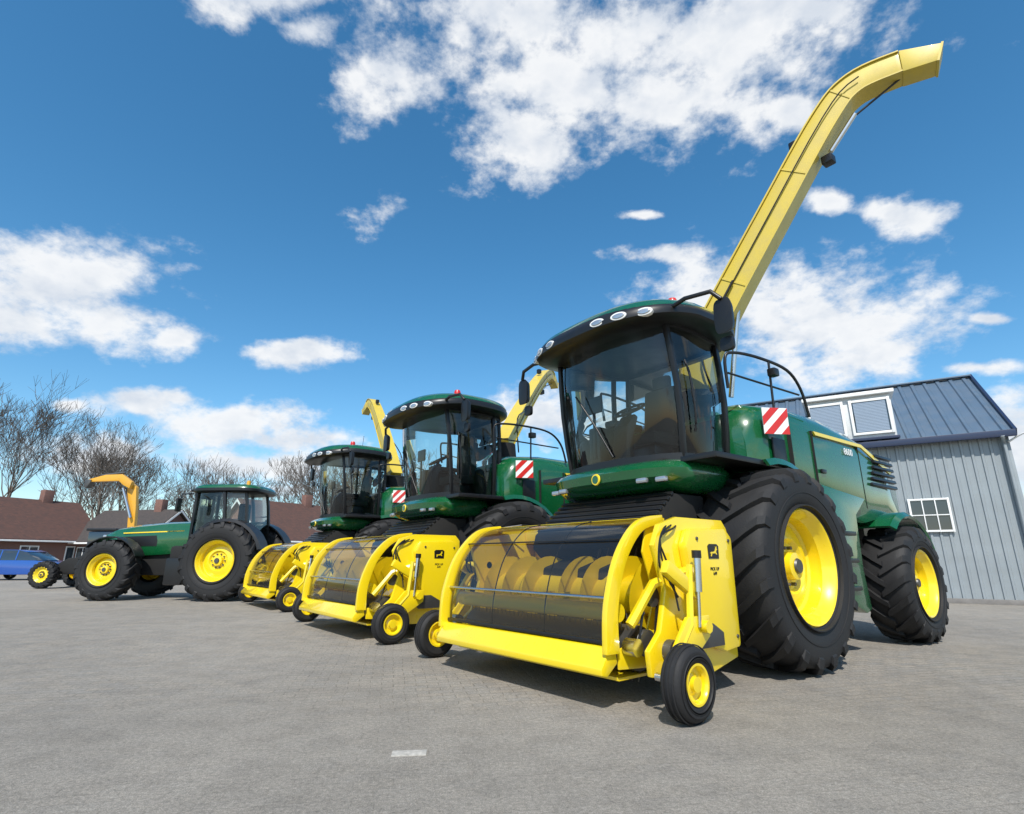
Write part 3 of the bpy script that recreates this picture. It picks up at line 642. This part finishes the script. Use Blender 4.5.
def tree_obj(name,specs,seed,depth=7,tw=.02,pb=.5):
    rng=random.Random(seed); v=[];f=[]
    for o,h in specs: tree_geo(v,f,o,h,rng,depth,tw,pb)
    return obj(name,v,f,BARK,smooth=True,angle=80)
tree_obj('bare_tree',[((-43,47,0),15)],3,7,.013)
tree_obj('bare_tree',[((-47,44,0),16)],9,7,.013)
tree_obj('bare_tree',[((-37.5,50,0),13.5)],12,7,.013)
rg2=random.Random(5); sp=[]
for i in range(22):
    x=-54+i*2.4+rg2.uniform(-1.2,1.2); sp.append(((x,64+rg2.uniform(-6,7),0),rg2.uniform(11,16)))
tree_obj('distant_trees',sp,21,6,.018,.4)
HM=mat('hedge_leaf',(.055,.06,.03),.8,var=.4,vscale=2)
v=[];f=[];rh=random.Random(2)
for i in range(9000):
    x=rh.uniform(-60,40); y=54+rh.uniform(-.8,.8); z=rh.uniform(0,1)**.8*(1.6+.5*math.sin(x*.7)+.3*math.sin(x*2.1)); c=Vector((x,y,z)); b=len(v)
    a=Vector((rh.uniform(-1,1),rh.uniform(-1,1),rh.uniform(-1,1))).normalized()*.22; d=a.cross(Vector((rh.random(),rh.random(),1))).normalized()*.16
    v+=[c-a,c+d,c+a,c-d]; f.append((b,b+1,b+2,b+3))
obj('hedge',v,f,HM,smooth=False)

# ---------------------------------------------------------------- ground
gm=bpy.data.materials.new('paving'); n,l=nodes_of(gm); b=n['Principled BSDF']; b.inputs['Roughness'].default_value=.86
tc=n.new('ShaderNodeTexCoord'); mp=n.new('ShaderNodeMapping'); mp.inputs['Rotation'].default_value=(0,0,R(-12)); l.new(tc.outputs['Object'],mp.inputs[0])
wn=n.new('ShaderNodeTexNoise'); wn.inputs['Scale'].default_value=1.6; wn.inputs['Detail'].default_value=5; l.new(tc.outputs['Object'],wn.inputs[0])
wv=n.new('ShaderNodeVectorMath'); wv.operation='SCALE'; wv.inputs['Scale'].default_value=.06; l.new(wn.outputs['Color'],wv.inputs[0])
wa=n.new('ShaderNodeVectorMath'); wa.operation='ADD'; l.new(mp.outputs[0],wa.inputs[0]); l.new(wv.outputs[0],wa.inputs[1])
br=n.new('ShaderNodeTexBrick'); br.inputs['Scale'].default_value=1; br.inputs['Brick Width'].default_value=.20; br.inputs['Row Height'].default_value=.10
br.inputs['Mortar Size'].default_value=.007; br.inputs['Mortar Smooth'].default_value=.8; br.inputs['Bias'].default_value=0
br.inputs['Color1'].default_value=(1.10,1.06,1.0,1); br.inputs['Color2'].default_value=(.90,.92,.94,1); br.inputs['Mortar'].default_value=(.58,.55,.50,1)
l.new(wa.outputs[0],br.inputs['Vector'])
def noise(sc,det,ro=.6):
    t=n.new('ShaderNodeTexNoise'); t.inputs['Scale'].default_value=sc; t.inputs['Detail'].default_value=det; t.inputs['Roughness'].default_value=ro; l.new(tc.outputs['Object'],t.inputs[0]); return t
def mr(src,a,b_,c,d):
    m_=n.new('ShaderNodeMapRange'); m_.inputs[1].default_value=a; m_.inputs[2].default_value=b_; m_.inputs[3].default_value=c; m_.inputs[4].default_value=d; l.new(src,m_.inputs[0]); return m_.outputs[0]
def scl(col,fac):
    s_=n.new('ShaderNodeVectorMath'); s_.operation='SCALE'; l.new(col,s_.inputs[0]); l.new(fac,s_.inputs['Scale']); return s_.outputs[0]
n1=noise(.35,6); n2=noise(3.2,10,.7); n3=noise(140,3,.8); n4=noise(38,5,.8); n5=noise(.55,8,.65)
# joints are sand-filled and worn in the front of the yard, open across the middle strip
sy=n.new('ShaderNodeSeparateXYZ'); l.new(tc.outputs['Object'],sy.inputs[0])
strip_=n.new('ShaderNodeMath'); strip_.operation='MULTIPLY'; l.new(mr(sy.outputs[1],4.2,5.0,.25,1),strip_.inputs[0]); l.new(mr(n5.outputs[0],.34,.60,1.0,.35),strip_.inputs[1])
wear=strip_.outputs[0]
mw=n.new('ShaderNodeMix'); mw.data_type='RGBA'; l.new(wear,mw.inputs[0]); mw.inputs[6].default_value=(.96,.95,.93,1); l.new(br.outputs[0],mw.inputs[7])
rgb=n.new('ShaderNodeVectorMath'); rgb.operation='MULTIPLY'; l.new(mw.outputs[2],rgb.inputs[0]); rgb.inputs[1].default_value=(.285,.262,.228)
c=scl(rgb.outputs[0],mr(n1.outputs[0],.3,.7,.86,1.14)); c=scl(c,mr(n2.outputs[0],.3,.7,.80,1.18)); c=scl(c,mr(n3.outputs[0],.30,.70,.50,1.52)); c=scl(c,mr(n4.outputs[0],.3,.7,.60,1.38))
mx=n.new('ShaderNodeMix'); mx.data_type='RGBA'; l.new(mr(n2.outputs[0],.58,.72,0,.5),mx.inputs[0]); l.new(c,mx.inputs[6]); mx.inputs[7].default_value=(.13,.12,.10,1)
l.new(mx.outputs[2],b.inputs['Base Color'])
bp=n.new('ShaderNodeBump'); bp.inputs['Strength'].default_value=.8; bp.inputs['Distance'].default_value=.009
hb=n.new('ShaderNodeMath'); hb.operation='MULTIPLY'; l.new(br.outputs['Fac'],hb.inputs[0]); l.new(wear,hb.inputs[1])
hh=n.new('ShaderNodeMath'); hh.operation='MULTIPLY_ADD'; l.new(hb.outputs[0],hh.inputs[0]); hh.inputs[1].default_value=-.9; l.new(n3.outputs[0],hh.inputs[2])
h2_=n.new('ShaderNodeMath'); h2_.operation='ADD'; l.new(hh.outputs[0],h2_.inputs[0]); l.new(n4.outputs[0],h2_.inputs[1]); l.new(h2_.outputs[0],bp.inputs['Height']); l.new(bp.outputs[0],b.inputs['Normal'])
obj('ground',[(-1500,-1500,0),(1500,-1500,0),(1500,1500,0),(-1500,1500,0)],[(0,1,2,3)],gm,smooth=False)
GR=mat('grass',(.06,.085,.03),.95,var=.3,vscale=.3)
obj('grass_field',[(-1400,50,.004),(1400,50,.004),(1400,1400,.004),(-1400,1400,.004)],[(0,1,2,3)],GR,smooth=False)
PV=mat('pale_paver',(.40,.38,.34),.9,var=.25,vscale=40)
box('paver_slab',(-.60,3.58,.003),(.20,.09,.006),PV,None,.001,rot=(0,0,.1))
v=[];f=[];rp_=random.Random(11)
for i in range(700):
    x=rp_.uniform(-6,6); y=rp_.uniform(1.6,9); r=rp_.uniform(.002,.007); b0=len(v)
    for k in range(5): 
        a=2*math.pi*k/5+rp_.random(); v.append((x+r*math.cos(a),y+r*math.sin(a),0.0))
    v.append((x,y,r*.8))
    for k in range(5): f.append((b0+k,b0+(k+1)%5,b0+5))
obj('grit',v,f,mat('grit_stone',(.22,.20,.17),.9),smooth=False)

# ---------------------------------------------------------------- sun + sky
SUNV=Vector((-.12,-.99,0)).normalized(); EL=R(50)
sv=Vector((SUNV.x*math.cos(EL),SUNV.y*math.cos(EL),math.sin(EL)))
ld=bpy.data.lights.new('sun','SUN'); ld.energy=4.9; ld.angle=R(.5); ld.color=(1,.955,.88)
lo=bpy.data.objects.new('sun',ld); lo.rotation_euler=(-sv).to_track_quat('-Z','Y').to_euler(); lo.location=sv*30; scene.collection.objects.link(lo)
w=bpy.data.worlds.new('World'); scene.world=w; w.use_nodes=True; n=w.node_tree.nodes; l=w.node_tree.links
bg=n['Background']; bg.inputs[1].default_value=.09
sky=n.new('ShaderNodeTexSky'); sky.sky_type='NISHITA'; sky.sun_disc=False; sky.sun_elevation=EL; sky.sun_rotation=math.atan2(SUNV.x,SUNV.y); sky.air_density=1.0; sky.dust_density=.7; sky.ozone_density=2.2
hsv=n.new('ShaderNodeHueSaturation'); hsv.inputs['Hue'].default_value=.490; hsv.inputs['Saturation'].default_value=1.30; hsv.inputs['Value'].default_value=2.0; l.new(sky.outputs[0],hsv.inputs['Color'])
tc=n.new('ShaderNodeTexCoord'); sx=n.new('ShaderNodeSeparateXYZ'); l.new(tc.outputs['Generated'],sx.inputs[0])
def M(op,a,b_=None,c_=None,clamp=False):
    q=n.new('ShaderNodeMath'); q.operation=op; q.use_clamp=clamp
    for i,x in enumerate((a,b_,c_)):
        if x is None: continue
        if isinstance(x,(int,float)): q.inputs[i].default_value=x
        else: l.new(x,q.inputs[i])
    return q.outputs[0]
dy=M('MAXIMUM',sx.outputs[1],.05); u=M('DIVIDE',sx.outputs[0],dy); ww=M('DIVIDE',sx.outputs[2],dy)
uv=n.new('ShaderNodeCombineXYZ'); l.new(u,uv.inputs[0]); l.new(ww,uv.inputs[1])
# cumulus positions given as world direction slopes (x/y, z/y, half-width, half-height)
BL_=[(.05,1.24,.34,.17),(.36,1.22,.36,.20),(-.27,1.10,.12,.14),(.02,.90,.11,.12),(.12,1.05,.20,.12),(.36,1.00,.24,.13),(.74,1.28,.26,.12),(-.62,1.31,.15,.07),(-.48,1.22,.07,.05),(.63,.97,.07,.05),(-.286,.705,.055,.055),
(.62,.46,.20,.13),(.50,.52,.17,.10),(.74,.44,.14,.10),(.83,.705,.085,.045),(.309,.61,.09,.022),(.685,.742,.05,.03),(-.93,.55,.20,.09),(-1.0,.46,.15,.07),(-.80,.46,.12,.05),(-.67,.42,.09,.03),
(-.459,.39,.10,.025),(-.698,.29,.12,.025),(-.54,.245,.14,.04),(-.40,.215,.10,.03),(-.847,.285,.035,.013),(-.452,.165,.20,.03),(-.773,.186,.13,.035),(.09,.255,.14,.05),(.96,.2,.07,.09),(.90,.36,.10,.015),(.964,.465,.04,.012),(.273,.705,.05,.012),
(-.1,.12,.5,.015),(.9,.09,.3,.03)]
mn=None
for cu,cw,ru,rw in BL_:
    a=n.new('ShaderNodeVectorMath'); a.operation='SUBTRACT'; l.new(uv.outputs[0],a.inputs[0]); a.inputs[1].default_value=(cu,cw,0)
    b2=n.new('ShaderNodeVectorMath'); b2.operation='MULTIPLY'; l.new(a.outputs[0],b2.inputs[0]); b2.inputs[1].default_value=(1/ru,1/rw,0)
    c2=n.new('ShaderNodeVectorMath'); c2.operation='LENGTH'; l.new(b2.outputs[0],c2.inputs[0])
    mn=c2.outputs[1] if mn is None else M('SMOOTH_MIN',mn,c2.outputs[1],.25)
field=M('SUBTRACT',1.42,mn)
def wnoise(scale,det,ro,off=(0,0,0),zs=1.5):
    mp=n.new('ShaderNodeMapping'); mp.inputs['Scale'].default_value=(1,1,zs); mp.inputs['Location'].default_value=off; l.new(tc.outputs['Generated'],mp.inputs[0])
    t=n.new('ShaderNodeTexNoise'); t.inputs['Scale'].default_value=scale; t.inputs['Detail'].default_value=det; t.inputs['Roughness'].default_value=ro; l.new(mp.outputs[0],t.inputs[0]); return t.outputs[0]
nz=wnoise(7,10,.60); nzb=wnoise(24,6,.6,(3,1,2))
d1=M('ADD',M('MAXIMUM',field,-1.5),M('MULTIPLY',M('SUBTRACT',nz,.5),3.6))
d1=M('ADD',d1,M('MULTIPLY',M('SUBTRACT',nzb,.5),1.9))
den=n.new('ShaderNodeMapRange'); den.interpolation_type='SMOOTHSTEP'; den.inputs[1].default_value=.0; den.inputs[2].default_value=1.1; l.new(d1,den.inputs[0])
gz=wnoise(2.6,6,.6,(5,2,0),2.5)
gen=n.new('ShaderNodeMapRange'); gen.interpolation_type='SMOOTHSTEP'; gen.inputs[1].default_value=.52; gen.inputs[2].default_value=.62; l.new(gz,gen.inputs[0])
back=n.new('ShaderNodeMapRange'); back.inputs[1].default_value=.35; back.inputs[2].default_value=.1; l.new(sx.outputs[1],back.inputs[0])
up=n.new('ShaderNodeMapRange'); up.inputs[1].default_value=0; up.inputs[2].default_value=.1; l.new(sx.outputs[2],up.inputs[0])
tot=M('MAXIMUM',den.outputs[0],M('MULTIPLY',M('MULTIPLY',gen.outputs[0],back.outputs[0]),up.outputs[0]))
tot=M('MULTIPLY',tot,M('MINIMUM',M('MULTIPLY',M('MAXIMUM',sx.outputs[2],0),30),.96))
shd=n.new('ShaderNodeMapRange'); shd.inputs[1].default_value=-.10; shd.inputs[2].default_value=.08; l.new(M('SUBTRACT',nz,wnoise(7,4,.60,(0,0,.06))),shd.inputs[0])
th=n.new('ShaderNodeMapRange'); th.inputs[1].default_value=.8; th.inputs[2].default_value=2.6; th.inputs[3].default_value=1; th.inputs[4].default_value=.62; l.new(d1,th.inputs[0])
br_=M('MULTIPLY',M('ADD',M('MULTIPLY',shd.outputs[0],.42),.58),th.outputs[0],clamp=True)
cm=n.new('ShaderNodeMix'); cm.data_type='RGBA'; l.new(br_,cm.inputs[0]); cm.inputs[6].default_value=(4.6,5.8,7.6,1); cm.inputs[7].default_value=(10.9,11.0,11.1,1)
mx=n.new('ShaderNodeMix'); mx.data_type='RGBA'; l.new(tot,mx.inputs[0]); l.new(hsv.outputs[0],mx.inputs[6]); l.new(cm.outputs[2],mx.inputs[7]); l.new(mx.outputs[2],bg.inputs[0])

# ---------------------------------------------------------------- camera
cd=bpy.data.cameras.new('camera'); cd.sensor_width=36; cd.lens=540/1024*36; cd.clip_end=5000; cd.clip_start=.05
co=bpy.data.objects.new('camera',cd); co.location=(0,0,1.1); co.rotation_euler=(R(90)+math.atan(151/540),0,0); scene.collection.objects.link(co); scene.camera=co
scene.view_settings.view_transform='Standard'; scene.view_settings.look='None'; scene.view_settings.exposure=0
